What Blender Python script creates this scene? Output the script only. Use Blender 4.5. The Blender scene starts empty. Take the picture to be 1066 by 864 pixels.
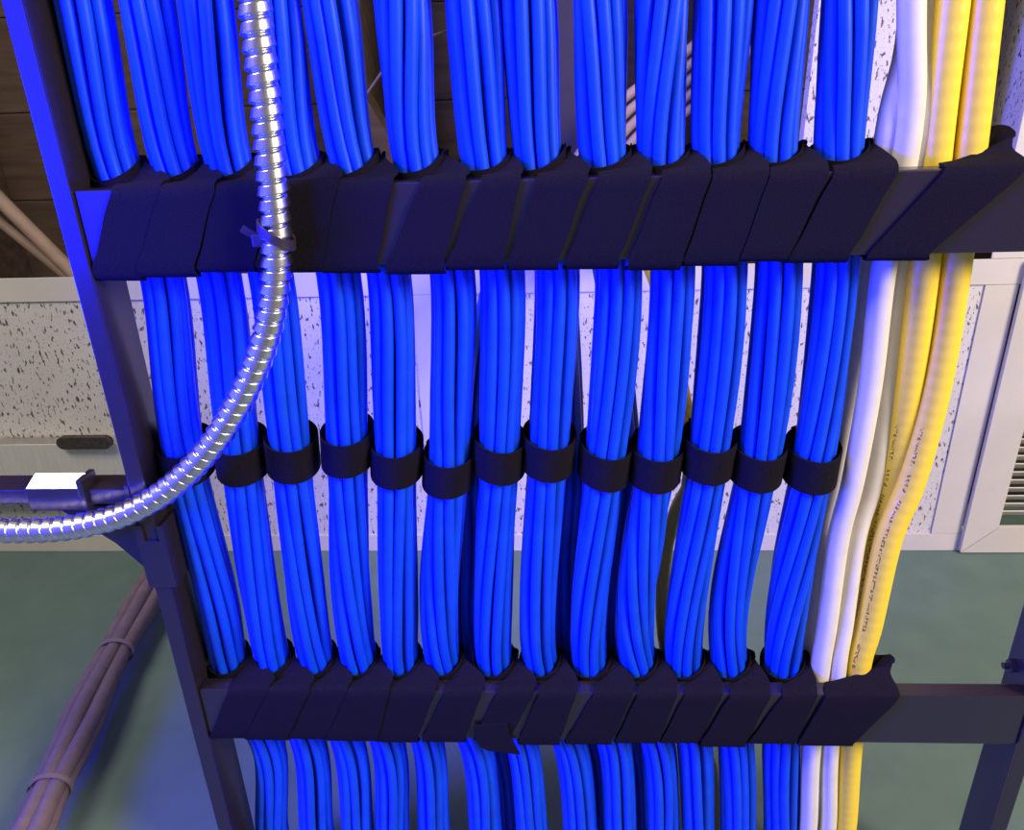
import bpy, math, random
import numpy as np
from mathutils import Matrix, Vector

# ------------------------------------------------------------------ camera, world, lights, exposure
scene = bpy.context.scene
FPX, CX, CY = 824.0, 533.0, 432.0            # focal length and centre in pixels of the 1066 x 864 frame
PITCH, YAW, ROLL = math.radians(65.607), math.radians(7.222), math.radians(6.0105)
ZC = 1.80                                    # height of the lens above the floor
H = 0.375                                    # ladder underside above the lens
HC = 0.830                                   # tile ceiling above the lens


def cam_axes():
    f = np.array([0, math.cos(PITCH), math.sin(PITCH)])
    r = np.array([1.0, 0, 0])
    u = np.cross(r, f)
    c, s = math.cos(ROLL), math.sin(ROLL)
    rr = np.array([[c, s, 0], [-s, c, 0], [0, 0, 1]])
    c, s = math.cos(YAW), math.sin(YAW)
    yy = np.array([[c, -s, 0], [s, c, 0], [0, 0, 1]])
    return rr @ np.stack([r, u, f]) @ yy.T


AX = cam_axes()
cam_data = bpy.data.cameras.new('camera')
cam_data.sensor_fit = 'HORIZONTAL'
cam_data.sensor_width = 36.0
cam_data.lens = FPX / 1066.0 * 36.0
cam_data.clip_start = 0.01
cam = bpy.data.objects.new('camera', cam_data)
scene.collection.objects.link(cam)
m4 = Matrix.Identity(4)
for i in range(3):
    m4[i][0], m4[i][1], m4[i][2] = AX[0][i], AX[1][i], -AX[2][i]
m4[2][3] = ZC
cam.matrix_world = m4
scene.camera = cam

world = bpy.data.worlds.new('world')
world.use_nodes = True
wbg = world.node_tree.nodes['Background']
wbg.inputs[0].default_value = (0.80, 0.74, 0.78, 1)
wbg.inputs[1].default_value = 0.20
scene.world = world


def area_lamp(name, loc, target, size, size_y, col, power, spread=180):
    d = bpy.data.lights.new(name, 'AREA')
    d.shape = 'RECTANGLE'
    d.size, d.size_y = size, size_y
    d.color = col
    d.energy = power
    d.spread = math.radians(spread)
    o = bpy.data.objects.new(name, d)
    o.location = (loc[0], loc[1], loc[2] + ZC)
    v = Vector((target[0], target[1], target[2] + ZC)) - Vector(o.location)
    o.rotation_euler = v.to_track_quat('-Z', 'Y').to_euler()
    scene.collection.objects.link(o)
    return o


# blue status light bar of the rack left of the camera, and the white room light on the right, plus two added lamps
area_lamp('blue_rack_light', (-0.80, 0.10, 0.05), (0.15, 0.20, 0.40), 0.22, 0.22, (0.0, 0.003, 1.0), 11.0, 95)
area_lamp('blue_rail_fill', (-0.49, 0.02, 0.00), (-0.23, -0.02, 0.375), 0.22, 0.22, (0.0, 0.003, 1.0), 2.4, 80)  # added unseen lamp for the blue reflection in the left rail
area_lamp('room_light', (1.35, -0.75, -0.40), (0.0, 0.25, 0.45), 0.7, 0.6, (1.0, 0.84, 0.69), 50.0)
area_lamp('fill_light_behind', (-0.95, -1.15, -0.10), (-0.35, 0.30, 0.60), 0.6, 0.6, (1.0, 0.89, 0.78), 21.0)  # added unseen fill, brightens the left tiles and the channel

vs = scene.view_settings
vs.view_transform = 'Standard'
vs.look = 'None'
vs.gamma = 1.0
vs.use_curve_mapping = False
vs.exposure = 0.0

rnd = random.Random(7)

# ------------------------------------------------------------------ helpers


def ray(px, py):
    return np.array([(px - CX) / FPX, -(py - CY) / FPX, 1.0]) @ AX


def at_z(px, py, z):
    """place in the room (lens height = 0) where a sight line meets the level z"""
    d = ray(px, py)
    return d * (z / d[2])


def at_y(px, py, y):
    d = ray(px, py)
    return d * (y / d[1])


def tag(o, label=None, cat=None, group=None, kind=None):
    if label:
        o['label'] = label
    if cat:
        o['category'] = cat
    if group:
        o['group'] = group
    if kind:
        o['kind'] = kind
    return o


def wloc(o):
    return np.array(o.location) + (wloc(o.parent) if o.parent else 0)


def empty(name, loc):
    o = bpy.data.objects.new(name, None)
    o.empty_display_size = 0.02
    scene.collection.objects.link(o)
    o.location = (loc[0], loc[1], loc[2] + ZC)
    return o


def mesh(name, vf, mat, parent=None, smooth=False, uv=None):
    v, f = vf
    v = np.asarray(v, float).reshape(-1, 3) + np.array([0, 0, ZC])
    lo, hi = v.min(0), v.max(0)
    org = np.array([(lo[0] + hi[0]) / 2, (lo[1] + hi[1]) / 2, lo[2]])
    me = bpy.data.meshes.new(name)
    me.from_pydata((v - org).tolist(), [], f)
    if smooth:
        me.polygons.foreach_set('use_smooth', [True] * len(me.polygons))
    if uv is not None:
        lay = me.uv_layers.new(name='UVMap')
        li = np.empty(len(me.loops), int)
        me.loops.foreach_get('vertex_index', li)
        lay.data.foreach_set('uv', np.asarray(uv, float)[li].ravel())
    me.update()
    me.materials.append(mat)
    o = bpy.data.objects.new(name, me)
    scene.collection.objects.link(o)
    if parent is not None:
        o.parent = parent
        org = org - wloc(parent)
    o.location = org
    return o


def spline(pts, n):
    """smooth curve through the points, n samples, evenly spaced"""
    p = np.asarray(pts, float)
    p = np.vstack([2 * p[0] - p[1], p, 2 * p[-1] - p[-2]])
    out = []
    for i in range(1, len(p) - 2):
        t = np.linspace(0, 1, 24, endpoint=False)[:, None]
        a, b, c, d = p[i - 1], p[i], p[i + 1], p[i + 2]
        out.append(0.5 * (2 * b + (c - a) * t + (2 * a - 5 * b + 4 * c - d) * t ** 2 + (3 * b - a - 3 * c + d) * t ** 3))
    out.append(p[-2][None])
    q = np.vstack(out)
    s = np.concatenate([[0], np.cumsum(np.linalg.norm(np.diff(q[:, :3], axis=0), axis=1))])
    u = np.linspace(0, s[-1], n)
    return np.stack([np.interp(u, s, q[:, k]) for k in range(q.shape[1])], 1), s[-1]


def frames(c):
    t = np.gradient(c, axis=0)
    t /= np.linalg.norm(t, axis=1)[:, None]
    n = np.zeros_like(t)
    a = np.array([1.0, 0, 0]) if abs(t[0][0]) < 0.8 else np.array([0, 0, 1.0])
    for i in range(len(t)):
        a = a - t[i] * np.dot(a, t[i])
        a /= np.linalg.norm(a)
        n[i] = a
    return t, n, np.cross(t, n)


def tube(c, rad, sides=10):
    c = np.asarray(c, float)
    t, n, b = frames(c)
    k = len(c)
    rad = np.broadcast_to(np.asarray(rad, float), (k,)) if np.ndim(rad) < 2 else rad
    th = np.arange(sides) * 2 * math.pi / sides
    if np.ndim(rad) == 1:
        rad = rad[:, None] * np.ones((1, sides))
    v = c[:, None] + rad[..., None] * (np.cos(th)[None, :, None] * n[:, None] + np.sin(th)[None, :, None] * b[:, None])
    f = [(i * sides + j, i * sides + (j + 1) % sides, (i + 1) * sides + (j + 1) % sides, (i + 1) * sides + j)
         for i in range(k - 1) for j in range(sides)]
    f.append(tuple(range(sides))[::-1])
    f.append(tuple(range((k - 1) * sides, k * sides)))
    return v.reshape(-1, 3), f


def tube_uv(k, sides, length):
    u = np.repeat(np.linspace(0, length, k), sides)
    w = np.tile(np.arange(sides) / sides, k)
    return np.stack([u, w], 1)


def ribbon(c, w, thick, closed=True, nrm=None):
    """flat strap along c with half-width vectors w"""
    c, w = np.asarray(c, float), np.asarray(w, float)
    if closed:
        t = np.roll(c, -1, 0) - np.roll(c, 1, 0)
    else:
        t = np.gradient(c, axis=0)
    if nrm is None:
        nrm = np.cross(t, w)
    nrm = nrm / (np.linalg.norm(nrm, axis=1)[:, None] + 1e-12) * thick
    k = len(c)
    v = np.stack([c - w, c + w, c + w + nrm, c - w + nrm], 1).reshape(-1, 3)
    f = []
    for i in range(k if closed else k - 1):
        j = (i + 1) % k
        for a in range(4):
            b = (a + 1) % 4
            f.append((i * 4 + a, i * 4 + b, j * 4 + b, j * 4 + a))
    if not closed:
        f.append((0, 3, 2, 1))
        f.append((k * 4 - 4, k * 4 - 3, k * 4 - 2, k * 4 - 1))
    return v, f


def box(x0, x1, y0, y1, z0, z1, ch=0.0):
    """box with chamfered edges"""
    if ch <= 0:
        v = [(x, y, z) for z in (z0, z1) for y in (y0, y1) for x in (x0, x1)]
        return v, [(0, 2, 3, 1), (4, 5, 7, 6), (0, 1, 5, 4), (2, 6, 7, 3), (0, 4, 6, 2), (1, 3, 7, 5)]
    import bmesh
    bm = bmesh.new()
    bmesh.ops.create_cube(bm, size=1.0)
    for q in bm.verts:
        q.co = Vector((x0 + (q.co.x + 0.5) * (x1 - x0), y0 + (q.co.y + 0.5) * (y1 - y0), z0 + (q.co.z + 0.5) * (z1 - z0)))
    bmesh.ops.bevel(bm, geom=bm.edges[:], offset=ch, segments=2, affect='EDGES', profile=0.6)
    bm.verts.index_update()
    v = [tuple(q.co) for q in bm.verts]
    f = [tuple(q.index for q in p.verts) for p in bm.faces]
    bm.free()
    return v, f


def merge(*parts):
    V, F = [], []
    for v, f in parts:
        o = len(V)
        V += [tuple(q) for q in np.asarray(v).reshape(-1, 3)]
        F += [tuple(i + o for i in p) for p in f]
    return V, F


def prism(poly, up):
    """polygon of 3D points pushed along a vector"""
    p = np.asarray(poly, float)
    k = len(p)
    v = np.vstack([p, p + np.asarray(up)])
    f = [tuple(range(k))[::-1], tuple(range(k, 2 * k))] + [(i, (i + 1) % k, k + (i + 1) % k, k + i) for i in range(k)]
    return v, f


def slab(a, b, width_dir, up_dir, w, t):
    """straight bar of rectangular section from a to b"""
    a, b = np.asarray(a, float), np.asarray(b, float)
    d = (b - a) / np.linalg.norm(b - a)
    x = np.asarray(width_dir, float)
    x = x - d * np.dot(x, d)
    x /= np.linalg.norm(x)
    z = np.cross(d, x)
    v = [p + x * sx * w / 2 + z * sz * t / 2 for p in (a, b) for sx, sz in ((-1, -1), (1, -1), (1, 1), (-1, 1))]
    return v, [(0, 3, 2, 1), (4, 5, 6, 7), (0, 1, 5, 4), (1, 2, 6, 5), (2, 3, 7, 6), (3, 0, 4, 7)]


# ------------------------------------------------------------------ materials


class NT:
    def __init__(self, name):
        self.m = bpy.data.materials.new(name)
        self.m.use_nodes = True
        self.t = self.m.node_tree
        self.b = self.t.nodes['Principled BSDF']

    def n(self, kind, **kw):
        o = self.t.nodes.new(kind)
        for k, v in kw.items():
            setattr(o, k, v)
        return o

    def l(self, a, b):
        self.t.links.new(a, b)

    def coords(self, scale=(1, 1, 1), uv=False, rot=(0, 0, 0)):
        tc = self.n('ShaderNodeTexCoord')
        mp = self.n('ShaderNodeMapping')
        mp.inputs['Scale'].default_value = scale
        mp.inputs['Rotation'].default_value = rot
        self.l(tc.outputs['UV' if uv else 'Object'], mp.inputs[0])
        return mp.outputs[0]

    def noise(self, co, scale, detail=2.0, rough=0.5):
        o = self.n('ShaderNodeTexNoise')
        o.inputs['Scale'].default_value = scale
        o.inputs['Detail'].default_value = detail
        o.inputs['Roughness'].default_value = rough
        self.l(co, o.inputs['Vector'])
        return o.outputs[0]

    def ramp(self, fac, stops):
        o = self.n('ShaderNodeValToRGB')
        e = o.color_ramp.elements
        while len(e) < len(stops):
            e.new(0.5)
        for q, (p, c) in zip(e, stops):
            q.position = p
            q.color = c if len(c) == 4 else (*c, 1)
        self.l(fac, o.inputs[0])
        return o.outputs[0]

    def mix(self, fac, a, b):
        o = self.n('ShaderNodeMix', data_type='RGBA')
        for s, q in ((0, fac), (6, a), (7, b)):
            if hasattr(q, 'is_output'):
                self.l(q, o.inputs[s])
            else:
                o.inputs[s].default_value = q if not isinstance(q, tuple) or len(q) == 4 else (*q, 1)
        return o.outputs[2]

    def bump(self, h, strength, dist):
        o = self.n('ShaderNodeBump')
        o.inputs['Strength'].default_value = strength
        o.inputs['Distance'].default_value = dist
        self.l(h, o.inputs['Height'])
        self.l(o.outputs[0], self.b.inputs['Normal'])

    def set(self, **kw):
        for k, v in kw.items():
            self.b.inputs[k.replace('_', ' ')].default_value = v


def simple(name, c0, c1, rough, scale, metal=0.0, bump=0.0, dist=0.0005, spec=0.5, aniso=(1, 1, 1)):
    q = NT(name)
    co = q.coords(aniso)
    nz = q.noise(co, scale, 4)
    q.l(q.ramp(nz, [(0.3, c0), (0.7, c1)]), q.b.inputs['Base Color'])
    q.set(Roughness=rough, Metallic=metal)
    q.b.inputs['Specular IOR Level'].default_value = spec
    if bump:
        q.bump(nz, bump, dist)
    return q.m


M = {}
M['blue'] = simple('blue_cable_jacket', (0.002, 0.052, 0.66), (0.003, 0.072, 0.76), 0.42, 60, spec=0.35)
M['black'] = simple('black_powder_coat', (0.015, 0.011, 0.015), (0.022, 0.016, 0.022), 0.27, 900, bump=0.03, dist=0.0003, spec=0.7)
M['velcro'] = simple('black_hook_and_loop', (0.004, 0.003, 0.005), (0.011, 0.0085, 0.0145), 0.95, 1400, bump=0.6, dist=0.0006, spec=0.12)
M['white_jacket'] = simple('white_cable_jacket', (0.66, 0.62, 0.58), (0.74, 0.70, 0.66), 0.45, 80, spec=0.35)
M['mauve'] = simple('grey_cable_jacket', (0.13, 0.095, 0.105), (0.18, 0.13, 0.14), 0.6, 90, spec=0.3)
M['teal'] = simple('teal_wall_paint', (0.105, 0.165, 0.150), (0.125, 0.190, 0.172), 0.75, 30, bump=0.25, dist=0.0006, spec=0.2)
M['tee'] = simple('white_enamelled_tee', (0.60, 0.57, 0.51), (0.68, 0.64, 0.58), 0.5, 12, spec=0.3)
M['steel'] = simple('bare_steel', (0.74, 0.71, 0.68), (0.86, 0.83, 0.80), 0.26, 300, metal=1.0)
M['galv'] = simple('galvanised_steel', (0.55, 0.53, 0.50), (0.72, 0.70, 0.66), 0.32, 40, metal=1.0, aniso=(1, 12, 1))
M['bright'] = simple('bright_zinc_plate', (0.70, 0.67, 0.61), (0.80, 0.77, 0.71), 0.38, 30, metal=0.25, aniso=(12, 1, 1))
M['bronze'] = simple('dark_bronze_steel', (0.06, 0.045, 0.04), (0.13, 0.10, 0.09), 0.45, 220, metal=0.6)
M['wood'] = simple('rough_brown_timber', (0.038, 0.024, 0.017), (0.085, 0.055, 0.038), 0.85, 7, bump=0.4, dist=0.002, aniso=(1, 9, 9))
M['pipe'] = simple('tan_painted_pipe', (0.28, 0.20, 0.16), (0.36, 0.26, 0.20), 0.6, 40)
M['duct'] = simple('dull_grey_duct', (0.025, 0.019, 0.026), (0.038, 0.030, 0.036), 0.6, 20)
M['tie'] = simple('nylon_tie', (0.16, 0.12, 0.13), (0.2, 0.15, 0.16), 0.5, 100)
M['black_tie'] = simple('black_nylon_tie', (0.02, 0.015, 0.02), (0.05, 0.035, 0.04), 0.4, 200)

# fissured acoustic tile: off-white with dark pits
q = NT('fissured_tile')
fis = q.noise(q.coords((280, 105, 280)), 1.0, 2.5, 0.55)
pin = q.noise(q.coords((420, 420, 420)), 1.0, 1.0)
big = q.noise(q.coords((9, 9, 9)), 1.0, 2.0)
mask = q.ramp(fis, [(0.605, (0, 0, 0)), (0.645, (1, 1, 1))])
mask2 = q.ramp(pin, [(0.66, (0, 0, 0)), (0.70, (1, 1, 1))])
base = q.ramp(big, [(0.3, (0.60, 0.575, 0.54)), (0.7, (0.69, 0.665, 0.63))])
c1 = q.mix(mask2, base, (0.30, 0.25, 0.23))
c2 = q.mix(mask, c1, (0.13, 0.085, 0.08))
q.l(c2, q.b.inputs['Base Color'])
q.set(Roughness=0.9)
inv = q.n('ShaderNodeMath', operation='SUBTRACT')
inv.inputs[0].default_value = 1.0
q.l(mask, inv.inputs[1])
q.bump(inv.outputs[0], 0.6, 0.002)
M['tile'] = q.m

# yellow jacket with a line of small dark print and faint rings; u runs along the cable in metres
q = NT('yellow_cable_jacket')
co = q.coords((1, 1, 1), uv=True)
sep = q.n('ShaderNodeSeparateXYZ')
q.l(co, sep.inputs[0])
d = q.n('ShaderNodeMath', operation='SUBTRACT')
q.l(sep.outputs[1], d.inputs[0])
d.inputs[1].default_value = 0.37
ab = q.n('ShaderNodeMath', operation='ABSOLUTE')
q.l(d.outputs[0], ab.inputs[0])
lt = q.n('ShaderNodeMath', operation='LESS_THAN')
q.l(ab.outputs[0], lt.inputs[0])
lt.inputs[1].default_value = 0.019
glyph = q.ramp(q.noise(q.coords((700, 30, 1), uv=True), 1.0, 1.0), [(0.50, (0, 0, 0)), (0.54, (1, 1, 1))])
run = q.ramp(sep.outputs[0], [(0.52, (0, 0, 0)), (0.525, (1, 1, 1)), (0.75, (1, 1, 1)), (0.755, (0, 0, 0))])
gaps = q.ramp(q.noise(q.coords((70, 0, 1), uv=True), 1.0, 0.0), [(0.40, (0, 0, 0)), (0.41, (1, 1, 1))])
wm = q.n('ShaderNodeMath', operation='MULTIPLY')
q.l(run, wm.inputs[0])
q.l(gaps, wm.inputs[1])
words = wm.outputs[0]
m1 = q.n('ShaderNodeMath', operation='MULTIPLY')
q.l(lt.outputs[0], m1.inputs[0])
q.l(glyph, m1.inputs[1])
m2 = q.n('ShaderNodeMath', operation='MULTIPLY')
q.l(m1.outputs[0], m2.inputs[0])
q.l(words, m2.inputs[1])
wv = q.n('ShaderNodeTexWave')
wv.inputs['Scale'].default_value = 42
wv.inputs['Distortion'].default_value = 1.0
q.l(co, wv.inputs['Vector'])
q.l(q.mix(m2.outputs[0], (0.92, 0.68, 0.05), (0.20, 0.12, 0.012)), q.b.inputs['Base Color'])
q.set(Roughness=0.38)
q.bump(wv.outputs[1], 0.10, 0.001)
M['yellow'] = q.m

# ------------------------------------------------------------------ setting
YW = 0.6744 * HC                              # back wall
YT = 0.2443 * HC                              # near edge of the remaining tile row
xt1 = at_z(1020, 400, HC)[0]                  # main tee beside the vent
GRID = 0.6096

wall = mesh('wall_back', box(-2.4, 2.4, YW, YW + 0.10, -ZC, HC + 0.62), M['teal'])
tag(wall, kind='structure')

ceil = empty('ceiling', (0, 0.4, HC))
tag(ceil, kind='structure')
TW = 0.024
for k in range(-2, 4):
    x0 = xt1 - (k + 1) * GRID
    x1 = xt1 - k * GRID
    if k == -1:
        continue
    mesh('tile', box(x0 + 0.004, x1 - 0.004, YT + 0.006, YW - 0.003, HC + 0.002, HC + 0.017, 0.0015), M['tile'], ceil)
# more tiles behind the open bays, beyond the camera
for k in range(-2, 4):
    x0 = xt1 - (k + 1) * GRID
    for j in (2, 3):
        y1 = YT + TW - j * GRID
        mesh('tile', box(x0 + 0.004, x0 + GRID - 0.004, y1 - GRID + 0.004, y1 - 0.004, HC + 0.002, HC + 0.017, 0.0015), M['tile'], ceil)


def tee(n, x0, x1, y0, y1, along_x):
    p = [box(x0, x1, y0, y1, HC, HC + 0.0018, 0.0005)]
    if along_x:
        ym = (y0 + y1) / 2
        p.append(box(x0, x1, ym - 0.001, ym + 0.001, HC + 0.0018, HC + 0.035))
    else:
        xm = (x0 + x1) / 2
        p.append(box(xm - 0.001, xm + 0.001, y0, y1, HC + 0.0018, HC + 0.035))
    o = mesh('trim_%d' % n, merge(*p), M['tee'])
    tag(o, kind='structure')


tee(1, -2.2, 2.2, YT, YT + 0.027, True)
tee(2, -2.2, 2.2, YW - 0.024, YW - 0.0005, True)
n = 3
for k in range(-1, 4):
    x = xt1 - k * GRID
    w = 0.017 if k == 0 else 0.012
    tee(n, x - w, x + w, YT + 0.0275, YW - 0.0245, False)
    n += 1
x = xt1
tee(n, xt1 - 0.017, xt1 + 0.017, -1.1, YT - 0.0005, False)
tee(n + 1, -2.2, 2.2, YT + TW - 2 * GRID, YT + 2 * TW - 2 * GRID, True)

# roof space above the open bays
mesh_deck = mesh('deck_backing', box(-2.4, 2.4, -2.2, YW + 0.10, HC + 0.6455, HC + 0.70), M['wood'])  # added backing, keeps world light out of the plank gaps
tag(mesh_deck, kind='structure')
deck = empty('roof_deck', (0, -0.3, HC + 0.62))
tag(deck, kind='structure')
for k in range(14):
    y1 = YW + 0.1 - k * 0.15
    mesh('plank', box(-2.4, 2.4, y1 - 0.149, y1, HC + 0.62, HC + 0.645, 0.003), M['wood'], deck)
for k, (px, w) in enumerate(((-140, 0.05), (362, 0.05), (760, 0.05), (1180, 0.05))):
    xm = at_z(px, 60, HC + 0.42)[0]
    o = mesh('joist', box(xm - w / 2, xm + w / 2, -1.5, YW - 0.001, HC + 0.42, HC + 0.619, 0.003), M['wood'])
    tag(o, kind='structure')

# ------------------------------------------------------------------ ladder rack
Y0, Y1 = 0.1345 * H, 0.2362 * H               # first rung, near and far edge
Y2, Y3 = 0.9512 * H, 1.0538 * H
XL, XR = -0.6013 * H, 0.756 * H               # inner edges of the rails
SW, SH, RH = 0.0098, 0.0300, 0.0110           # rail width, rail height, rung height
ZR = H                                        # underside of rungs
ZS = H - 0.0015                               # underside of rails
rack = empty('cable_ladder', ((XL + XR) / 2, 0.1, H))
tag(rack, 'black steel cable ladder carrying the blue cable bundles overhead', 'ladder rack')
mesh('rail', box(XL - SW, XL, -0.62, YW - 0.004, ZS, ZS + SH, 0.0008), M['black'], rack)
mesh('rail', box(XR, XR + SW, -0.62, YW - 0.004, ZS, ZS + SH, 0.0008), M['black'], rack)
for a, b in ((Y0, Y1), (Y2, Y3), (Y0 - (Y2 - Y0), Y1 - (Y2 - Y0))):
    mesh('rung', box(XL + 0.0003, XR - 0.0003, a, b, ZR, ZR + RH, 0.0008), M['black'], rack)
# joining sleeve on the left rail, with its notch, and bolts
ys = at_z(172, 545, H)[1]
ye = at_z(172, 608, H)[1]
sx0, sx1 = XL - SW - 0.0022, XL + 0.0045
c = 0.0016
slv = merge(box(sx0, sx1, ys + 0.010, ye, ZS - c, ZS - 0.0001),
            box(sx0, sx0 + 0.0045, ys, ys + 0.010, ZS - c, ZS - 0.0001),
            box(sx1 - 0.0035, sx1, ys, ys + 0.010, ZS - c, ZS - 0.0001),
            box(sx0, sx0 + 0.0016, ys, ye, ZS - 0.0001, ZS + SH),
            box(sx1 - 0.0016, sx1, ys, ye, ZS - 0.0001, ZS + SH))
mesh('splice_sleeve', slv, M['black'], rack)


def hexbolt(p, axis, r, hgt):
    p, axis = np.asarray(p, float), np.asarray(axis, float)
    a = np.array([0, 0, 1.0]) if abs(axis[2]) < 0.8 else np.array([1.0, 0, 0])
    b = np.cross(axis, a)
    ring = [p + r * (math.cos(t) * a + math.sin(t) * b) for t in np.arange(6) * math.pi / 3]
    stud = [p + 0.5 * r * (math.cos(t) * a + math.sin(t) * b) for t in np.arange(8) * math.pi / 4]
    return merge(prism(ring, axis * hgt), prism(stud, axis * hgt * 1.9))


bp = at_z(213, 702, H + 0.014)
mesh('bolt', hexbolt((XL, Y2 - 0.006, H + 0.020), (1, 0, 0), 0.0042, 0.004), M['black'], rack)
mesh('bolt', hexbolt((XR, Y2 - 0.006, H + 0.020), (-1, 0, 0), 0.0042, 0.004), M['black'], rack)

# ------------------------------------------------------------------ blue bundles
ORD = ['leftmost', 'second', 'third', 'fourth', 'fifth', 'sixth', 'seventh', 'eighth', 'ninth', 'tenth', 'eleventh', 'twelfth', 'thirteenth']
ROWS = [0, 165, 280, 450, 620, 700, 780, 864]
COLS = [
    [87, 120, 168, 191, 228, 243, 281, 284],
    [154, 181, 227, 250, 273, 289, 323, 330],
    [215, 238, 282, 303, 320, 334, 366, 373],
    [284, 309, 352, 362, 367, 377, 406, 409],
    [342, 366, 405, 413, 415, 420, 447, 452],
    [419, 433, 471, 470, 458, 464, 497, 505],
    [493, 504, 523, 521, 513, 517, 545, 554],
    [550, 560, 580, 572, 560, 565, 595, 604],
    [624, 628, 644, 632, 614, 616, 640, 645],
    [688, 688, 700, 686, 661, 665, 686, 690],
    [753, 744, 755, 739, 714, 712, 724, 727],
    [814, 804, 811, 792, 760, 759, 766, 768],
    [885, 872, 870, 848, 819, 814, 813, 813]]
RC = 0.0030                                  # cable radius
RB = 0.0120                                   # bundle radius
ZB = ZR + RH + RB + 0.0008                    # bundle axis over the rungs


def sag(y):
    if y < Y0 or y > Y3:
        return 0.0
    t = (y - Y1) / (Y2 - Y1)
    return 0.004 * math.sin(math.pi * min(max(t, 0), 1))


def bundle_axis(cols):
    pts = []
    for x, y in zip(cols, ROWS):
        p = at_z(x, y, ZB)
        p[2] -= sag(p[1])
        pts.append(p)
    a, b = pts[0], pts[-1]
    d0 = (pts[0] - pts[1]) / np.linalg.norm(pts[0] - pts[1])
    first = a + d0 * 0.12
    far = first + np.array([d0[0] * 0.12, -0.22, 0])
    end = np.array([b[0] + 0.003, YW - 0.006, b[2]])
    return [far, first] + pts + [end]


TWIST = [0.3, -0.5, 0.45, 0.8, -0.3, 0.9, -0.4, 0.35, -0.7, 1.5, -0.5, 0.8, -1.1]
SLOTS = [(1.155 * RC, t) for t in (0.5, 2.594, 4.689)] + [(2.97 * RC, 0.18 + k * 2 * math.pi / 9) for k in range(9)]
AXES = []


def make_bundle(name, axis_pts, slots, twist, seed, mat, n=84, looseness=1.0, rc=RC):
    r = random.Random(seed)
    ax, ln = spline(axis_pts, n)
    t, nn, bb = frames(ax)
    y = ax[:, 1]
    root = empty(name, ax[n // 2] - np.array([0, 0, RB]))
    ym = (Y1 + Y2) / 2
    # pinched at the straps, a little looser between them
    pinch = np.ones(n)
    for yc in (Y0, (Y0 + Y1) / 2, ym, (Y2 + Y3) / 2):
        pinch = np.minimum(pinch, np.clip(np.abs(y - yc) / 0.06, 0, 1))
    base = r.uniform(0, 6.28)
    for rho, ph in slots:
        f1, f2 = r.uniform(14, 26), r.uniform(10, 20)
        p1, p2 = r.uniform(0, 6.28), r.uniform(0, 6.28)
        ang = base + ph + twist * np.sin(y * 9.0 + 0.5) + 0.07 * np.sin(y * f1 + p1) * looseness
        rr = rho * (0.94 + np.where(y < Y0, 0.14, 0.06) * pinch * looseness) + 0.0007 * np.sin(y * f2 + p2) * pinch * looseness
        cc = ax + nn * (rr * np.cos(ang))[:, None] + bb * (rr * np.sin(ang))[:, None]
        mesh('cable', tube(cc, rc, 10), mat, root, smooth=True)
    return root, ax


for i, cols in enumerate(COLS):
    root, ax = make_bundle('cable_bundle', bundle_axis(cols), SLOTS, TWIST[i], 100 + i, M['blue'])
    where = ('leftmost blue cable bundle, running beside the left rail' if i == 0 else
             'rightmost of the thirteen lower blue cable bundles, next to the white cables' if i == 12 else
             '%s blue cable bundle counted from the left rail' % ORD[i])
    tag(root, where, 'cable bundle', 'blue cable bundles lying on the rungs')
    AXES.append(ax)

# second layer: thinner blue bundles lying on top, seen through the gaps
SLOTS6 = [(0.0, 0.0)] + [(2.05 * RC, k * math.pi / 3) for k in range(6)]
UP = [
    ([(470, 280), (492, 450), (489, 560), (484, 640), (492, 700), (523, 790), (530, 864)], 'blue cable bundle lying higher, glimpsed between sixth and seventh lower bundles'),
    ([(585, 280), (594, 480), (588, 560), (586, 640), (590, 700), (617, 790), (622, 864)], 'blue cable bundle lying higher, seen between eighth and ninth lower bundles'),
    ([(650, 280), (652, 480), (642, 560), (640, 640), (640, 700), (664, 790), (668, 864)], 'blue cable bundle lying higher, glimpsed between ninth and tenth lower bundles'),
]
UPAX = []
for k, (pp, lab) in enumerate(UP):
    zu = ZB + RB + 0.013
    pts = [at_z(x, y, zu) for x, y in pp]
    pts = [np.array([pts[1][0], 0.165, z]) for z in (1.44, 0.95, 0.60)] + pts[1:] + [np.array([pts[-1][0] + 0.003, YW - 0.006, zu])]
    root, ax = make_bundle('cable_bundle', pts, SLOTS6, 0.5, 300 + k, M['blue'], n=60)
    tag(root, lab, 'cable bundle', 'blue cable bundles of the upper layer')
    UPAX.append(ax)


# ------------------------------------------------------------------ white and yellow cables
def heavy(name, pts, rad, mat, label, cat, group, zoff):
    P = []
    for q in pts:
        dz = q[2] if len(q) > 2 else 0
        P.append(at_z(q[0], q[1], ZR + RH + rad + 0.001 + zoff + dz))
    d = P[0] - P[1]
    P = [P[0] + d / np.linalg.norm(d) * 0.10 + np.array([0, -0.22, 0]), P[0] + d / np.linalg.norm(d) * 0.10] + P
    P.append(np.array([P[-1][0], YW - 0.005, P[-1][2]]))
    c, ln = spline(P, 120)
    o = mesh(name, tube(c, rad, 20), mat, None, smooth=True, uv=tube_uv(120, 20, ln))
    return tag(o, label, cat, group)


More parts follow.
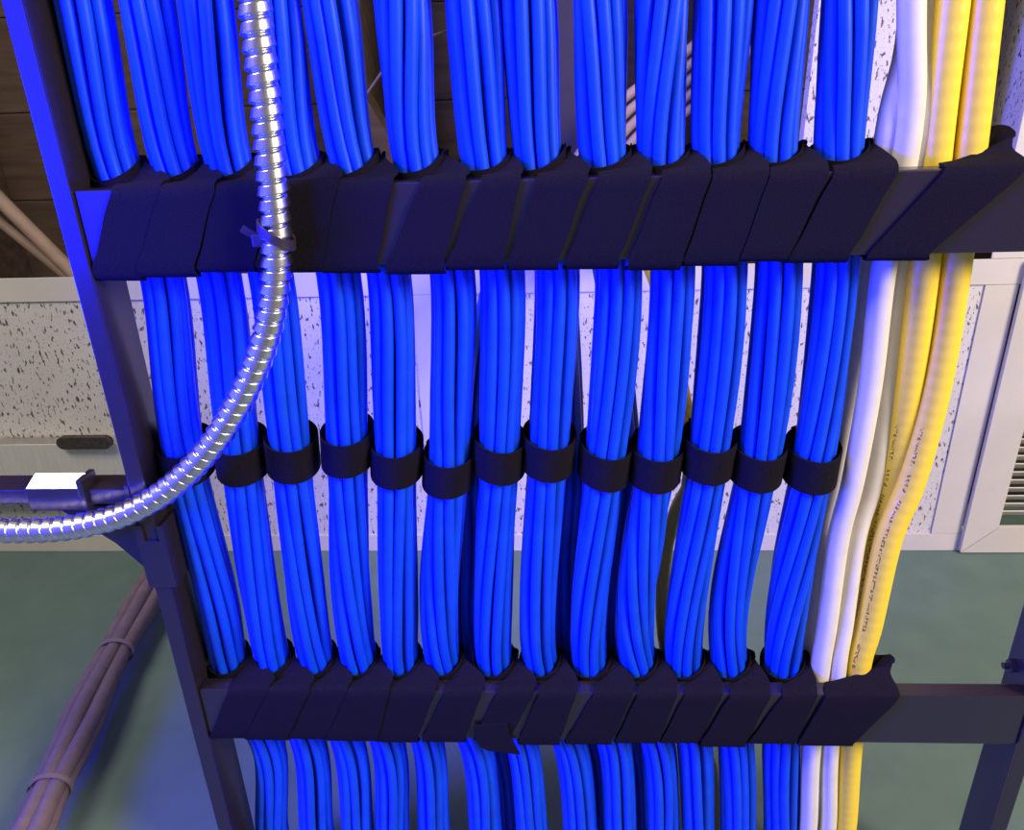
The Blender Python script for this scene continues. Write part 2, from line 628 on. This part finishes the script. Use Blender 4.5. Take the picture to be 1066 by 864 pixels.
heavy('white_cable', [(949, 0), (947, 130), (920, 280), (906, 400), (888, 500), (873, 560), (861, 650), (854, 695), (844, 790), (841, 864)], 0.0060,
      M['white_jacket'], 'thick white cable closest to the blue bundles', 'cable', 'white cables', 0)
heavy('white_cable', [(965, 0), (961, 130, -0.006), (939, 280), (925, 400), (909, 500), (892, 560, -.004), (879, 650, -.007), (872, 695, -.009), (864, 790, -.009), (862, 864, -.009)], 0.0053,
      M['white_jacket'], 'thinner white cable right beside the inner yellow cable', 'cable', 'white cables', 0.009)
heavy('white_cable', [(950, -5), (941, 60, -0.004), (923, 135, -0.011), (905, 280, -.004), (888, 400), (869, 500), (856, 560), (846, 650), (838, 695), (826, 790), (824, 864)], 0.0050,
      M['white_jacket'], 'white cable peeking out behind thicker white cable above the first rung', 'cable', 'white cables', 0.016)
heavy('yellow_cable', [(992, 0), (977, 130), (962, 280), (946, 400, .003), (927, 500, .008), (911, 560, .011), (896, 650, .012), (887, 695, .012), (877, 790, .012), (870, 864, .012)], 0.0072,
      M['yellow'], 'yellow cable between the white cables and the outer yellow cable', 'cable', 'yellow cables', 0)
heavy('yellow_cable', [(1026, 0), (1012, 130), (994, 280), (975, 400), (949, 500), (925, 560), (905, 650), (893, 695), (884, 790), (879, 864)], 0.0076,
      M['yellow'], 'outermost yellow cable with dark printed lettering at the right edge', 'cable', 'yellow cables', 0)
yb = [at_z(x, y, ZB + RB + 0.012) for x, y in ((720, 470), (700, 540), (690, 600), (694, 680), (722, 760), (742, 800), (744, 864))]
yb = [np.array([yb[0][0], 0.168, z]) for z in (1.44, 0.95, 0.60)] + yb + [np.array([yb[-1][0], YW - 0.006, yb[-1][2]])]
c, ln = spline(yb, 80)
tag(mesh('yellow_cable', tube(c, 0.0045, 14), M['yellow'], smooth=True, uv=tube_uv(80, 14, ln)),
    'thin yellow cable lying above the blue bundles near the second rung', 'cable', 'yellow cables')

# ------------------------------------------------------------------ straps on the rungs
S1 = [((113, 165), (95, 142)), ((165, 222), (142, 202)), ((222, 280), (205, 264)), ((292, 350), (268, 335)), ((350, 408), (335, 393)),
      ((437, 484), (403, 463)), ((500, 541), (466, 525)), ((558, 611), (530, 582)), ((622, 677), (590, 645)), ((688, 738), (655, 710)),
      ((741, 799), (713, 770)), ((800, 860), (771, 821)), ((866, 932), (822, 884))]
S2 = [((238, 280), (222, 258)), ((280, 322), (258, 302)), ((322, 362), (302, 342)), ((362, 405), (342, 395)), ((405, 453), (395, 436)),
      ((462, 501), (441, 485)), ((516, 555), (494, 530)), ((560, 599), (541, 583)), ((617, 658), (590, 637)), ((663, 704), (641, 685)),
      ((712, 751), (688, 727)), ((759, 801), (730, 776)), ((814, 850), (779, 827))]


def axis_at(ax, y):
    return np.array([np.interp(y, ax[:, 1], ax[:, k]) for k in range(3)])


HW = 0.0095


def rung_strap(near, far, ya, yb, ax, rad, seed, label, group, zextra=0.0, rside=None, tail=False):
    r = random.Random(seed)
    ny = 187 if ya == Y0 else 722
    fy = 268 if ya == Y0 else 774
    nx0, nx1 = [at_z(x, ny, ZR)[0] for x in near]
    fx0, fx1 = [at_z(x, fy, ZR)[0] for x in far]
    nc, nw = (nx0 + nx1) / 2, (nx1 - nx0) / 2
    fc, fw = (fx0 + fx1) / 2, (fx1 - fx0) / 2
    zu = ZR - 0.0003 - zextra
    cn, cf = axis_at(ax, ya), axis_at(ax, yb)
    R = rad + 0.0006
    th = 0.0011
    jx = r.uniform(-0.0008, 0.0008)
    bul = r.uniform(0.0004, 0.0042)
    st = [  # centre, half width vector
        ((fc, yb - 0.002, zu), (fw, 0, 0)),
        ((fc * .75 + nc * .25, yb * .75 + ya * .25, zu - 0.0002), (fw * .75 + nw * .25, 0, 0)),
        ((fc * .5 + nc * .5, (ya + yb) / 2, zu - 0.0002), ((fw + nw) / 2, 0, 0)),
        ((fc * .25 + nc * .75, yb * .25 + ya * .75, zu - 0.0002), (fw * .25 + nw * .75, 0, 0)),
        ((nc, ya + 0.002, zu), (nw, 0, 0)),
        ((nc + 0.0006, ya - 0.0012, zu + 0.002), (nw, -0.0006, 0)),
        ((nc + 0.0018, ya - 0.0022, ZR + RH * 0.75), (nw * 0.96, -0.0015, 0.001)),
        ((cn[0] + R * 0.78 + jx, ya - 0.0030, cn[2] - R * 0.62), (nw * 0.42, -0.0062, 0.0050)),
        ((cn[0] + R * 1.02 + jx, ya - 0.0022, cn[2] + R * 0.05), (0.001, -HW, 0.001)),
        ((cn[0] + R * 0.72, ya + 0.004, cn[2] + R * 0.74), (0.0, -HW, 0)),
        (((cn[0] + cf[0]) / 2, (ya + yb) / 2, (cn[2] + cf[2]) / 2 + R * 1.03), (-0.003, -HW * 0.9, 0)),
        ((cf[0] - R * 0.72, yb - 0.008, cf[2] + R * 0.74), (0, -HW, 0)),
        ((cf[0] - R * 1.03, yb - 0.006, cf[2]), (0, -HW, 0)),
        ((cf[0] - R * 0.80, yb - 0.003, cf[2] - R * 0.70), (-0.004, -0.006, -0.003)),
        ((fc - 0.001, yb + bul + 0.0006, ZR + RH * 0.65), (fw * 0.95, 0, 0)),
        ((fc - 0.0004, yb + bul, zu + 0.0015), (fw, 0, 0)),
    ]
    # first station's width runs +x; on the far side it must keep turning the same way round
    for k in (11, 12, 13):
        pass
    C = np.array([s[0] for s in st])
    W = np.array([s[1] for s in st])
    # keep the width vectors turning without a flip
    for k in range(1, len(W)):
        if np.dot(W[k], W[k - 1]) < -1e-9 and k not in (14, 15):
            W[k] = -W[k]
    full = np.vstack([np.hstack([C, W])] * 3)
    q, _ = spline(full, 3 * 64)
    ln = 64
    # resample one period
    per = len(st)
    seg = np.vstack([np.hstack([C, W]), np.hstack([C[:1], W[:1]])])
    pre = np.hstack([C[-1:], W[-1:]])
    nxt = np.hstack([C[1:2], W[1:2]])
    p = np.vstack([pre, seg, nxt])
    out = []
    for i in range(1, len(p) - 2):
        t = np.linspace(0, 1, 5, endpoint=False)[:, None]
        a, b, c_, d_ = p[i - 1], p[i], p[i + 1], p[i + 2]
        out.append(0.5 * (2 * b + (c_ - a) * t + (2 * a - 5 * b + 4 * c_ - d_) * t ** 2 + (3 * b - a - 3 * c_ + d_) * t ** 3))
    q = np.vstack(out)
    CC, WW = q[:, :3], q[:, 3:]
    # outward side of the strap: away from the middle of the loop
    mid = np.array([(cn[0] + cf[0]) / 2, (ya + yb) / 2, ZR + RH + rad * 0.6])
    t = np.roll(CC, -1, 0) - np.roll(CC, 1, 0)
    nr = np.cross(t, WW)
    sgn = np.sign(np.sum(nr * (CC - mid), axis=1))
    nr = nr * np.where(sgn == 0, 1, sgn)[:, None]
    v, f = ribbon(CC, WW, th, True, nr)
    parts = [(v, f)]
    # second turn of the strap, close round the bundle just before the rung
    dd = axis_at(ax, ya) - axis_at(ax, ya - 0.02)
    dd /= np.linalg.norm(dd)
    X = np.array([1.0, 0, 0]) - dd * dd[0]
    X /= np.linalg.norm(X)
    Z = np.cross(X, dd)
    th2 = np.linspace(0, 2 * math.pi, 41)[:-1]
    hw2 = 0.0085
    lean = 0.0015 + r.uniform(-0.001, 0.001)
    ring, rn = [], []
    for a in th2:
        yn = -0.0035 - 0.0062 * (0.5 + 0.5 * math.sin(a)) * 2 * (0.6 if math.sin(a) > 0 else 1.0) - lean * math.cos(a)
        ring.append(cn + X * (R + 0.0004) * math.cos(a) + Z * (R + 0.0002) * math.sin(a) + dd * (yn + hw2))
        rn.append(X * math.cos(a) + Z * math.sin(a))
    parts.append(ribbon(np.array(ring), np.tile(dd * hw2, (len(th2), 1)), 0.0008, True, np.array(rn)))
    if tail:  # loose end hanging past the far edge of the rung
        a = np.array([(fc, yb - 0.014, zu - th - 0.0001), (fc + 0.001, yb - 0.004, zu - th - 0.0004), (fc + 0.004, yb + 0.003, zu - th - 0.0008), (fc + 0.008, yb + 0.0085, zu - th - 0.0010)])
        w = np.array([(fw * 0.98, -0.0012, 0)] * 3 + [(fw * 0.9, 0.0015, 0)])
        parts.append(ribbon(a, w, 0.0011, False))
    o = mesh('hook_and_loop_strap', merge(*parts), M['velcro'])
    return tag(o, label, 'strap', group)


for i in range(13):
    w = 'leftmost' if i == 0 else ('rightmost' if i == 12 else ORD[i])
    rung_strap(S1[i][0], S1[i][1], Y0, Y1, AXES[i], RB, 500 + i,
               'black fabric strap tying %s blue bundle to the nearer upper rung' % w, 'straps on the nearer rung', zextra=0.0005 * (i % 2))
    rung_strap(S2[i][0], S2[i][1], Y2, Y3, AXES[i], RB, 600 + i,
               'black fabric strap tying %s blue bundle to the farther lower rung' % w, 'straps on the farther rung', zextra=0.0005 * (i % 2), tail=(i == 6))


def wide_strap(near, far, ya, yb, x_lo, x_hi, ztop, label, group, rise, hw=HW):
    """strap over the whole group of white and yellow cables"""
    ny = 187 if ya == Y0 else 722
    fy = 268 if ya == Y0 else 774
    nx0, nx1 = [at_z(x, ny, ZR)[0] for x in near]
    fx0, fx1 = [at_z(x, fy, ZR)[0] for x in far]
    nc, nw = (nx0 + nx1) / 2, (nx1 - nx0) / 2
    fc, fw = (fx0 + fx1) / 2, (fx1 - fx0) / 2
    zu = ZR - 0.0008
    zt = ZR + RH
    st = [((fc, yb - 0.002, zu), (fw, 0, 0)),
          ((fc * .5 + nc * .5, (ya + yb) / 2, zu - 0.0002), ((fw + nw) / 2, 0, 0)),
          ((nc, ya + 0.002, zu), (nw, 0, 0)),
          ((nc + 0.001, ya - 0.0014, zu + 0.003), (nw, -0.001, 0)),
          ((nc + 0.002, ya - 0.003, zt), (nw * 0.9, -0.003, 0.001)),
          ((x_hi + 0.001, ya - 0.005, zt + rise * 0.5), (nw * 0.55, -0.0095, 0.003)),
          ((x_hi - 0.001, ya - 0.004, zt + rise), (0.003, -hw, 0.001)),
          ((x_hi - 0.007, ya + 0.006, ztop), (0, -hw, 0)),
          (((x_lo + x_hi) / 2, (ya + yb) / 2, ztop + 0.001), (0, -hw, 0)),
          ((x_lo + 0.004, yb - 0.008, ztop), (0, -hw, 0)),
          ((x_lo - 0.001, yb - 0.006, zt + rise), (0, -hw, 0)),
          ((fc - fw * 0.2, yb - 0.002, zt + 0.002), (fw * 0.6, -0.006, -0.001)),
          ((fc - 0.001, yb + 0.0022, zt * 0.6 + zu * 0.4), (fw * 0.95, 0, 0)),
          ((fc, yb + 0.0016, zu + 0.0015), (fw, 0, 0))]
    A = np.hstack([np.array([s[0] for s in st]), np.array([s[1] for s in st])])
    p = np.vstack([A[-1:], A, A[:2]])
    out = []
    for i in range(1, len(p) - 2):
        t = np.linspace(0, 1, 6, endpoint=False)[:, None]
        a, b, c_, d_ = p[i - 1], p[i], p[i + 1], p[i + 2]
        out.append(0.5 * (2 * b + (c_ - a) * t + (2 * a - 5 * b + 4 * c_ - d_) * t ** 2 + (3 * b - a - 3 * c_ + d_) * t ** 3))
    q = np.vstack(out)
    CC, WW = q[:, :3], q[:, 3:]
    mid = np.array([(x_lo + x_hi) / 2, (ya + yb) / 2, zt + 0.006])
    t = np.roll(CC, -1, 0) - np.roll(CC, 1, 0)
    nr = np.cross(t, WW)
    sgn = np.sign(np.sum(nr * (CC - mid), axis=1))
    nr = nr * np.where(sgn == 0, 1, sgn)[:, None]
    o = mesh('hook_and_loop_strap', ribbon(CC, WW, 0.0012, True, nr), M['velcro'])
    tag(o, label, 'strap', group)


zt = ZR + RH
wide_strap((978, 1062), (904, 968), Y0, Y1, at_z(915, 170, zt)[0], at_z(1026, 150, zt + 0.008)[0], zt + 0.022,
           'wide black strap slanting under the nearer rung below the yellow cables', 'straps on the nearer rung', 0.010, hw=0.0115)
wide_strap((858, 934), (831, 888), Y2, Y3, at_z(843, 705, zt)[0], at_z(905, 700, zt + 0.006)[0], zt + 0.026,
           'black strap tying the white and yellow cables to the farther rung', 'straps on the farther rung', 0.008, hw=0.0100)

# ------------------------------------------------------------------ wraps round each bundle midway
WR = [(196, 487), (255, 484), (308, 481), (361, 475), (414, 487), (467, 497), (520, 482), (571, 479), (630, 489), (680, 491), (738, 482), (788, 490), (845, 492)]


def wrap(ax, yc, rad, hw, label, group, seed, grow=0.0, squash=1.0):
    r = random.Random(seed)
    c0 = axis_at(ax, yc)
    d = axis_at(ax, yc + 0.004) - axis_at(ax, yc - 0.004)
    d /= np.linalg.norm(d)
    X = np.array([1.0, 0, 0])
    X = X - d * np.dot(X, d)
    X /= np.linalg.norm(X)
    Z = np.cross(X, d)
    n = 58
    a0 = r.uniform(1.0, 2.2)                     # seam on the upper side
    th = a0 + np.linspace(0, 2 * math.pi * 1.12, n)
    R = rad + 0.0007 + 0.0014 * np.clip((th - a0 - 5.6) / 1.2, 0, 1)
    tilt = r.uniform(-0.12, 0.12)
    R = R + grow
    c0 = c0 + Z * ((R.mean() * (squash - 1.0)) + grow)
    C = np.array([c0 + X * (R[k] * math.cos(th[k])) + Z * (R[k] * squash * math.sin(th[k])) + d * (tilt * R[k] * math.cos(th[k]) - 0.0035 * math.sin(th[k])) for k in range(n)])
    N = np.array([X * math.cos(t) + Z * math.sin(t) for t in th])
    W = np.tile(d * hw, (n, 1))
    o = mesh('cable_wrap', ribbon(C, W, 0.0012, False, N), M['velcro'])
    return tag(o, label, 'cable wrap', group)


for i, (x, y) in enumerate(WR):
    yc = at_z(x, y, ZB - RB - 0.004)[1]
    w = 'leftmost' if i == 0 else ('rightmost' if i == 12 else ORD[i])
    wrap(AXES[i], yc, RB, 0.0098, 'black fabric wrap round %s blue bundle, midway between the rungs' % w, 'wraps midway between the rungs', 700 + i, 0.0012, 1.10)
for k, (py, lab) in enumerate(((512, 'narrow black wrap high on the upper blue bundle between eighth and ninth bundles'),
                               (588, 'narrow black wrap midway down the upper blue bundle between eighth and ninth bundles'),
                               (672, 'narrow black wrap low on the upper blue bundle just before the farther rung'))):
    yc = at_z(588, py, UPAX[1][0][2] - 0.008)[1]
    wrap(UPAX[1], yc, 0.0097, 0.006, lab, 'wraps on the upper layer', 800 + k)
wrap(UPAX[2], at_z(650, 505, UPAX[2][0][2])[1], 0.0097, 0.009, 'black wrap on the upper blue bundle between ninth and tenth bundles', 'wraps on the upper layer', 810)
wrap(UPAX[0], at_z(495, 480, UPAX[0][0][2])[1], 0.0097, 0.009, 'black wrap on the upper blue bundle between sixth and seventh bundles', 'wraps on the upper layer', 811)

# ------------------------------------------------------------------ flexible steel conduit and its tie
RF = 0.0068
ZF = ZS - RF - 0.0022
fp = [(262, -60), (265, 0), (270, 50), (277, 110), (282, 170), (286, 220), (288, 255), (286, 300), (279, 342), (266, 382), (248, 420), (223, 460),
      (195, 492), (163, 518), (130, 535), (95, 545), (55, 551), (10, 552), (-40, 551), (-160, 548), (-420, 540)]
P = [at_z(x, y, ZF) for x, y in fp]
n = 2200
cc, ln = spline(P, n)
sides = 24
pitch = 0.0066
s = np.linspace(0, ln, n)[:, None]
th = (np.arange(sides) / sides)[None, :]
ph = (s / pitch - th) % 1.0
prof = np.where(ph < 0.80, (0.35 + 0.65 * ph / 0.8) * np.clip((0.8 - ph) / 0.10, 0, 1) ** 0.5 * np.clip(ph / 0.06, 0, 1) * 0.00190, -0.0004)
rad = RF - 0.0012 + prof
v, f = tube(cc, rad, sides)
tag(mesh('flexible_conduit', (v, f), M['steel'], smooth=True),
    'shiny corrugated steel flexible conduit curving across the left rail', 'conduit')
pt = at_z(288, 244, ZF)
tt, tn, tb = frames(cc)
i0 = int(np.argmin(np.linalg.norm(cc - pt, axis=1)))
N0, B0, T0 = tn[i0], tb[i0], tt[i0]
ang = np.linspace(0, 2 * math.pi, 33)[:-1]
RT = RF + 0.0008
C = np.array([cc[i0] + N0 * RT * math.cos(a) + B0 * RT * math.sin(a) + T0 * (0.0042 * math.cos(a)) for a in ang])
NN = np.array([N0 * math.cos(a) + B0 * math.sin(a) for a in ang])
WW = np.tile(T0 * 0.0024, (len(ang), 1))
tie = empty('cable_tie', cc[i0] - np.array([0, 0, RT]))
tag(tie, 'black cable tie holding the steel conduit to the nearer rung', 'cable tie')
mesh('band', ribbon(C, WW, 0.0011, True, NN), M['black_tie'], tie)
hp = at_z(272, 250, ZF + 0.002)
mesh('head', box(hp[0] - 0.004, hp[0] + 0.004, hp[1] - 0.003, hp[1] + 0.003, hp[2] - 0.002, hp[2] + 0.003, 0.0007), M['black_tie'], tie)
mesh('tail', slab(hp, hp + np.array([-0.008, -0.006, -0.001]), (0, 1, 0), (0, 0, 1), 0.0035, 0.0009), M['black_tie'], tie)

# ------------------------------------------------------------------ bracket arm on the left rail
ZA = ZS + 0.002
a = at_z(-420, 512, ZA)
b = at_z(136, 517, ZA)
arm = empty('support_arm', (b[0] - 0.1, b[1], ZA))
tag(arm, 'black steel support arm joining the left rail with a triangular gusset', 'bracket')
ya = b[1]
xe = XL - SW - 0.0003
mesh('bar', box(a[0], xe, ya - 0.0045, ya + 0.0045, ZA, ZA + 0.018, 0.0006), M['black'], arm)
mesh('end_plate', box(xe - 0.0025, xe, ya - 0.008, ya + 0.006, ZA - 0.002, ZA + 0.020, 0.0005), M['black'], arm)
g = [at_z(57, 527, ZA + 0.004), at_z(150, 527, ZA + 0.004), at_z(168, 602, ZA + 0.004), at_z(120, 565, ZA + 0.004)]
g = [np.array([p[0] if k not in (1, 2) else xe, p[1], p[2]]) for k, p in enumerate(g)]
mesh('gusset', prism(g, (0, 0, 0.003)), M['black'], arm)
# clip on the bar
cx0, cx1 = at_z(29, 512, ZA)[0], at_z(86, 512, ZA)[0]
clip = empty('bar_clip', ((cx0 + cx1) / 2, ya, ZA - 0.003))
tag(clip, 'folded steel clip gripping the black bar, bright on top', 'clip')
mesh('saddle', merge(box(cx0, cx1, ya - 0.0065, ya + 0.0075, ZA - 0.0022, ZA - 0.0004, 0.0004),
                     box(cx0, cx1, ya + 0.0055, ya + 0.0075, ZA - 0.0004, ZA + 0.016, 0.0004)), M['black'], clip)
mesh('top_plate', prism([(cx0 + 0.001, ya - 0.0065, ZA - 0.002), (cx1, ya - 0.0065, ZA - 0.002), (cx1 + 0.0005, ya - 0.0120, ZA + 0.006), (cx0 + 0.003, ya - 0.0120, ZA + 0.006)], (0, 0.0015, 0.001)), M['galv'], clip)
mesh('lip', box(cx1 - 0.0010, cx1 + 0.0025, ya - 0.0115, ya + 0.0085, ZA - 0.0026, ZA + 0.012, 0.0006), M['black'], clip)

# ------------------------------------------------------------------ galvanised channel against the tiles
ch = empty('steel_channel', (-0.7, 0.4, HC - 0.02))
tag(ch, 'bright galvanised steel channel across the ceiling tiles left of the rail', 'channel')
za = HC - 0.020
ca, cb = at_z(30, 463, za), at_z(30, 521, za)
xe2 = at_z(170, 490, za)[0]
mesh('web', box(-2.0, xe2, ca[1], cb[1], za, za + 0.002, 0.0006), M['bright'], ch)
mesh('flange', box(-2.0, xe2, ca[1], ca[1] + 0.002, za + 0.002, HC - 0.0005), M['galv'], ch)
mesh('flange', box(-2.0, xe2, cb[1] - 0.002, cb[1], za + 0.002, HC - 0.0005), M['galv'], ch)
s0, s1 = at_z(65, 462, za - 0.008), at_z(108, 461, za - 0.008)
hw = 0.0075
ring = []
for k in range(9):
    t = math.pi / 2 + math.pi * k / 8
    ring.append((s0[0] + hw * math.cos(t), s0[1] + hw * math.sin(t), za - 0.008))
for k in range(9):
    t = -math.pi / 2 + math.pi * k / 8
    ring.append((s1[0] + hw * math.cos(t), s0[1] + hw * math.sin(t), za - 0.008))
o = mesh('oblong_tab', prism(ring, (0, 0, 0.0079)), M['bronze'], ch)
o['label'] = 'dark bronze oblong tab'

# ------------------------------------------------------------------ ceiling vent
vx0 = at_z(1028, 450, HC - 0.004)[0]
vx1 = vx0 + 0.56
vy0, vy1 = YT + 0.001, YW - 0.002
fwv = 0.036
vent = empty('ceiling_vent', ((vx0 + vx1) / 2, (vy0 + vy1) / 2, HC - 0.008))
tag(vent, 'cream louvred ceiling vent with mitred frame at the right edge', 'vent')
zb_, zt_ = HC - 0.009, HC - 0.0003
o4 = [(vx0, vy0), (vx1, vy0), (vx1, vy1), (vx0, vy1)]
i4 = [(vx0 + fwv, vy0 + fwv), (vx1 - fwv, vy0 + fwv), (vx1 - fwv, vy1 - fwv), (vx0 + fwv, vy1 - fwv)]
for k in range(4):
    j = (k + 1) % 4
    g = 0.0004
    poly = [(*o4[k], zb_ + 0.002), (*o4[j], zb_ + 0.002), (*i4[j], zb_), (*i4[k], zb_)]
    cen = np.mean(poly, axis=0)
    poly = [cen + (np.array(p) - cen) * 0.998 for p in poly]
    mesh('frame_side', prism(poly, (0, 0, 0.006)), M['tee'], vent)
yv = vy0 + fwv + 0.006
while yv < vy1 - fwv - 0.004:
    mesh('slat', slab((vx0 + fwv - 0.002, yv, zb_ + 0.012), (vx1 - fwv + 0.002, yv, zb_ + 0.012), (0, 0.75, 0.66), (0, 0, 1), 0.013, 0.0012), M['tee'], vent)
    yv += 0.0105
mesh('plenum_box', merge(box(vx0 + fwv - 0.004, vx1 - fwv + 0.004, vy0 + fwv - 0.004, vy1 - fwv + 0.004, HC + 0.08, HC + 0.082)), M['duct'], vent)

# ------------------------------------------------------------------ loose tile above the opening
zl = HC + 0.045
L0, L1 = at_z(834, 165, zl), at_z(992, 172, zl)
corners = [L0, L1, L1 + np.array([0.0, -0.42, 0.0]), L0 + np.array([0.0, -0.42, 0.0])]
tag(mesh('ceiling_tile', prism(corners, (0, 0, 0.015)), M['tile']), 'loose pale ceiling tile seen between blue bundles and white cables', 'ceiling tile', 'loose ceiling tiles')
L0, L1 = at_z(985, 172, HC + 0.21), at_z(1052, 182, HC + 0.038)
corners = [L0, L1, L1 + np.array([0.0, -0.42, 0.0]), L0 + np.array([0.0, -0.42, 0.0])]
tag(mesh('ceiling_tile', prism(corners, (0.012, 0, 0.012)), M['tile']), 'speckled ceiling tile leaning askew right of the outer yellow cable', 'ceiling tile', 'loose ceiling tiles')

# ------------------------------------------------------------------ things in the roof space
zp = HC + 0.30
for k, (p0, p1, r, lab) in enumerate((((-60, 148), (84, 292), 0.0105, 'upper of two tan pipes slanting through the roof space at left'),
                                      ((-60, 182), (72, 290), 0.0070, 'thinner lower tan pipe slanting through the roof space at left'))):
    A, B = at_z(*p0, zp + 0.02 * k), at_z(*p1, zp + 0.02 * k)
    D = (B - A) / np.linalg.norm(B - A)
    pts = np.array([A - D * 0.5 + D * (np.linalg.norm(B - A) + 0.65) * t for t in np.linspace(0, 1, 12)])
    pts = pts[pts[:, 1] < YW - 0.02]
    tag(mesh('pipe', tube(pts, r, 14), M['pipe'], smooth=True), lab, 'pipe', 'pipes in the roof space')
A, B = at_z(372, 100, zp + 0.1), at_z(425, 190, zp + 0.1)
D = B - A
tag(mesh('timber_strut', slab(A - D * 0.3, B + D * 0.9, (1, -0.6, 0), (0, 0, 1), 0.030, 0.05), M['wood']),
    'pale timber strut slanting behind the fifth and sixth blue bundles', 'timber strut')
A, B = at_z(592, -60, HC + 0.25), at_z(590, 178, HC + 0.25)
D = B - A
tag(mesh('duct', slab(A - D * 0.6, B, (1, 0, 0), (0, 0, 1), 0.035, 0.10), M['duct']),
    'narrow grey duct in the roof space between eighth and ninth bundles', 'duct')
# pale cables crossing the roof space
cb = empty('cable_bundle', at_z(720, 80, HC + 0.15))
tag(cb, 'loose bundle of pale cables crossing the dark roof space diagonally', 'cable bundle')
for k in range(5):
    o_ = (k - 2) * 11
    pts = [at_z(600 + o_ * 0.6, 205 + o_, HC + 0.15), at_z(655 + o_ * 0.6, 132 + o_, HC + 0.15), at_z(718 + o_ * 0.5, 82 + o_, HC + 0.17 + 0.004 * k),
           at_z(782 + o_ * 0.4, 20 + o_, HC + 0.18), at_z(850 + o_ * 0.3, -90 + o_, HC + 0.2)]
    c, _ = spline(pts, 30)
    mesh('cable', tube(c, 0.0055, 10), M['pipe'], cb, smooth=True)
pts = [at_z(375, 108, HC + 0.3), at_z(400, 72, HC + 0.3), at_z(430, 45, HC + 0.3), at_z(520, 15, HC + 0.62)]
c, _ = spline(pts, 20)
tag(mesh('thin_wire', tube(c, 0.0018, 8), M['mauve'], smooth=True), 'thin pale wire in the dark roof space beside the fifth bundle', 'wire')

# ------------------------------------------------------------------ grey cables hanging on the wall
yc_ = YW - 0.028
line = [(178, 580), (162, 607), (140, 644), (118, 684), (98, 724), (75, 775), (55, 815), (33, 864), (0, 935), (-60, 1080)]
pts = [at_y(x, y, yc_) for x, y in line]
pts[0][2] = min(pts[0][2], HC - 0.004)
axw, ln = spline(pts, 60)
wb = empty('cable_bundle', axw[30])
tag(wb, 'tied bundle of mauve grey cables hanging down the teal wall', 'cable bundle')
t, nn, bb = frames(axw)
TI = [int(np.argmin(np.linalg.norm(axw - at_y(x, y, yc_), axis=1))) for (x, y) in ((128, 676), (52, 824))]
for k, (ox, oy) in enumerate(((-0.0125, -0.001), (-0.002, -0.008), (0.0095, -0.004), (-0.004, 0.007), (0.008, 0.008))):
    s = np.linspace(0, 1, 60)
    spread = 0.72 + 0.30 * np.clip(np.minimum(np.abs(np.arange(60) - TI[0]), np.abs(np.arange(60) - TI[1])) / 9.0, 0, 1)
    a_ = 0.25 * np.sin(s * 6)
    cx_ = (ox * np.cos(a_) - oy * np.sin(a_)) * spread
    cy_ = (ox * np.sin(a_) + oy * np.cos(a_)) * spread
    c = axw + nn * cx_[:, None] + np.array([0, 1.0, 0]) * cy_[:, None]
    c[:, 2] = np.minimum(c[:, 2], HC - 0.004)
    mesh('cable', tube(c, 0.0072, 12), M['mauve'], wb, smooth=True)
for (x, y) in ((128, 676), (52, 824)):
    p = at_y(x, y, yc_)
    i0 = int(np.argmin(np.linalg.norm(axw - p, axis=1)))
    ang = np.linspace(0, 2 * math.pi, 25)[:-1]
    E2 = np.cross(t[i0], nn[i0])
    C = np.array([axw[i0] + nn[i0] * 0.0164 * math.cos(a) + E2 * 0.0138 * math.sin(a) for a in ang])
    NN = np.array([nn[i0] * math.cos(a) + E2 * math.sin(a) for a in ang])
    mesh('tie', ribbon(C, np.tile(t[i0] * 0.0022, (24, 1)), 0.001, True, NN), M['tie'], wb)
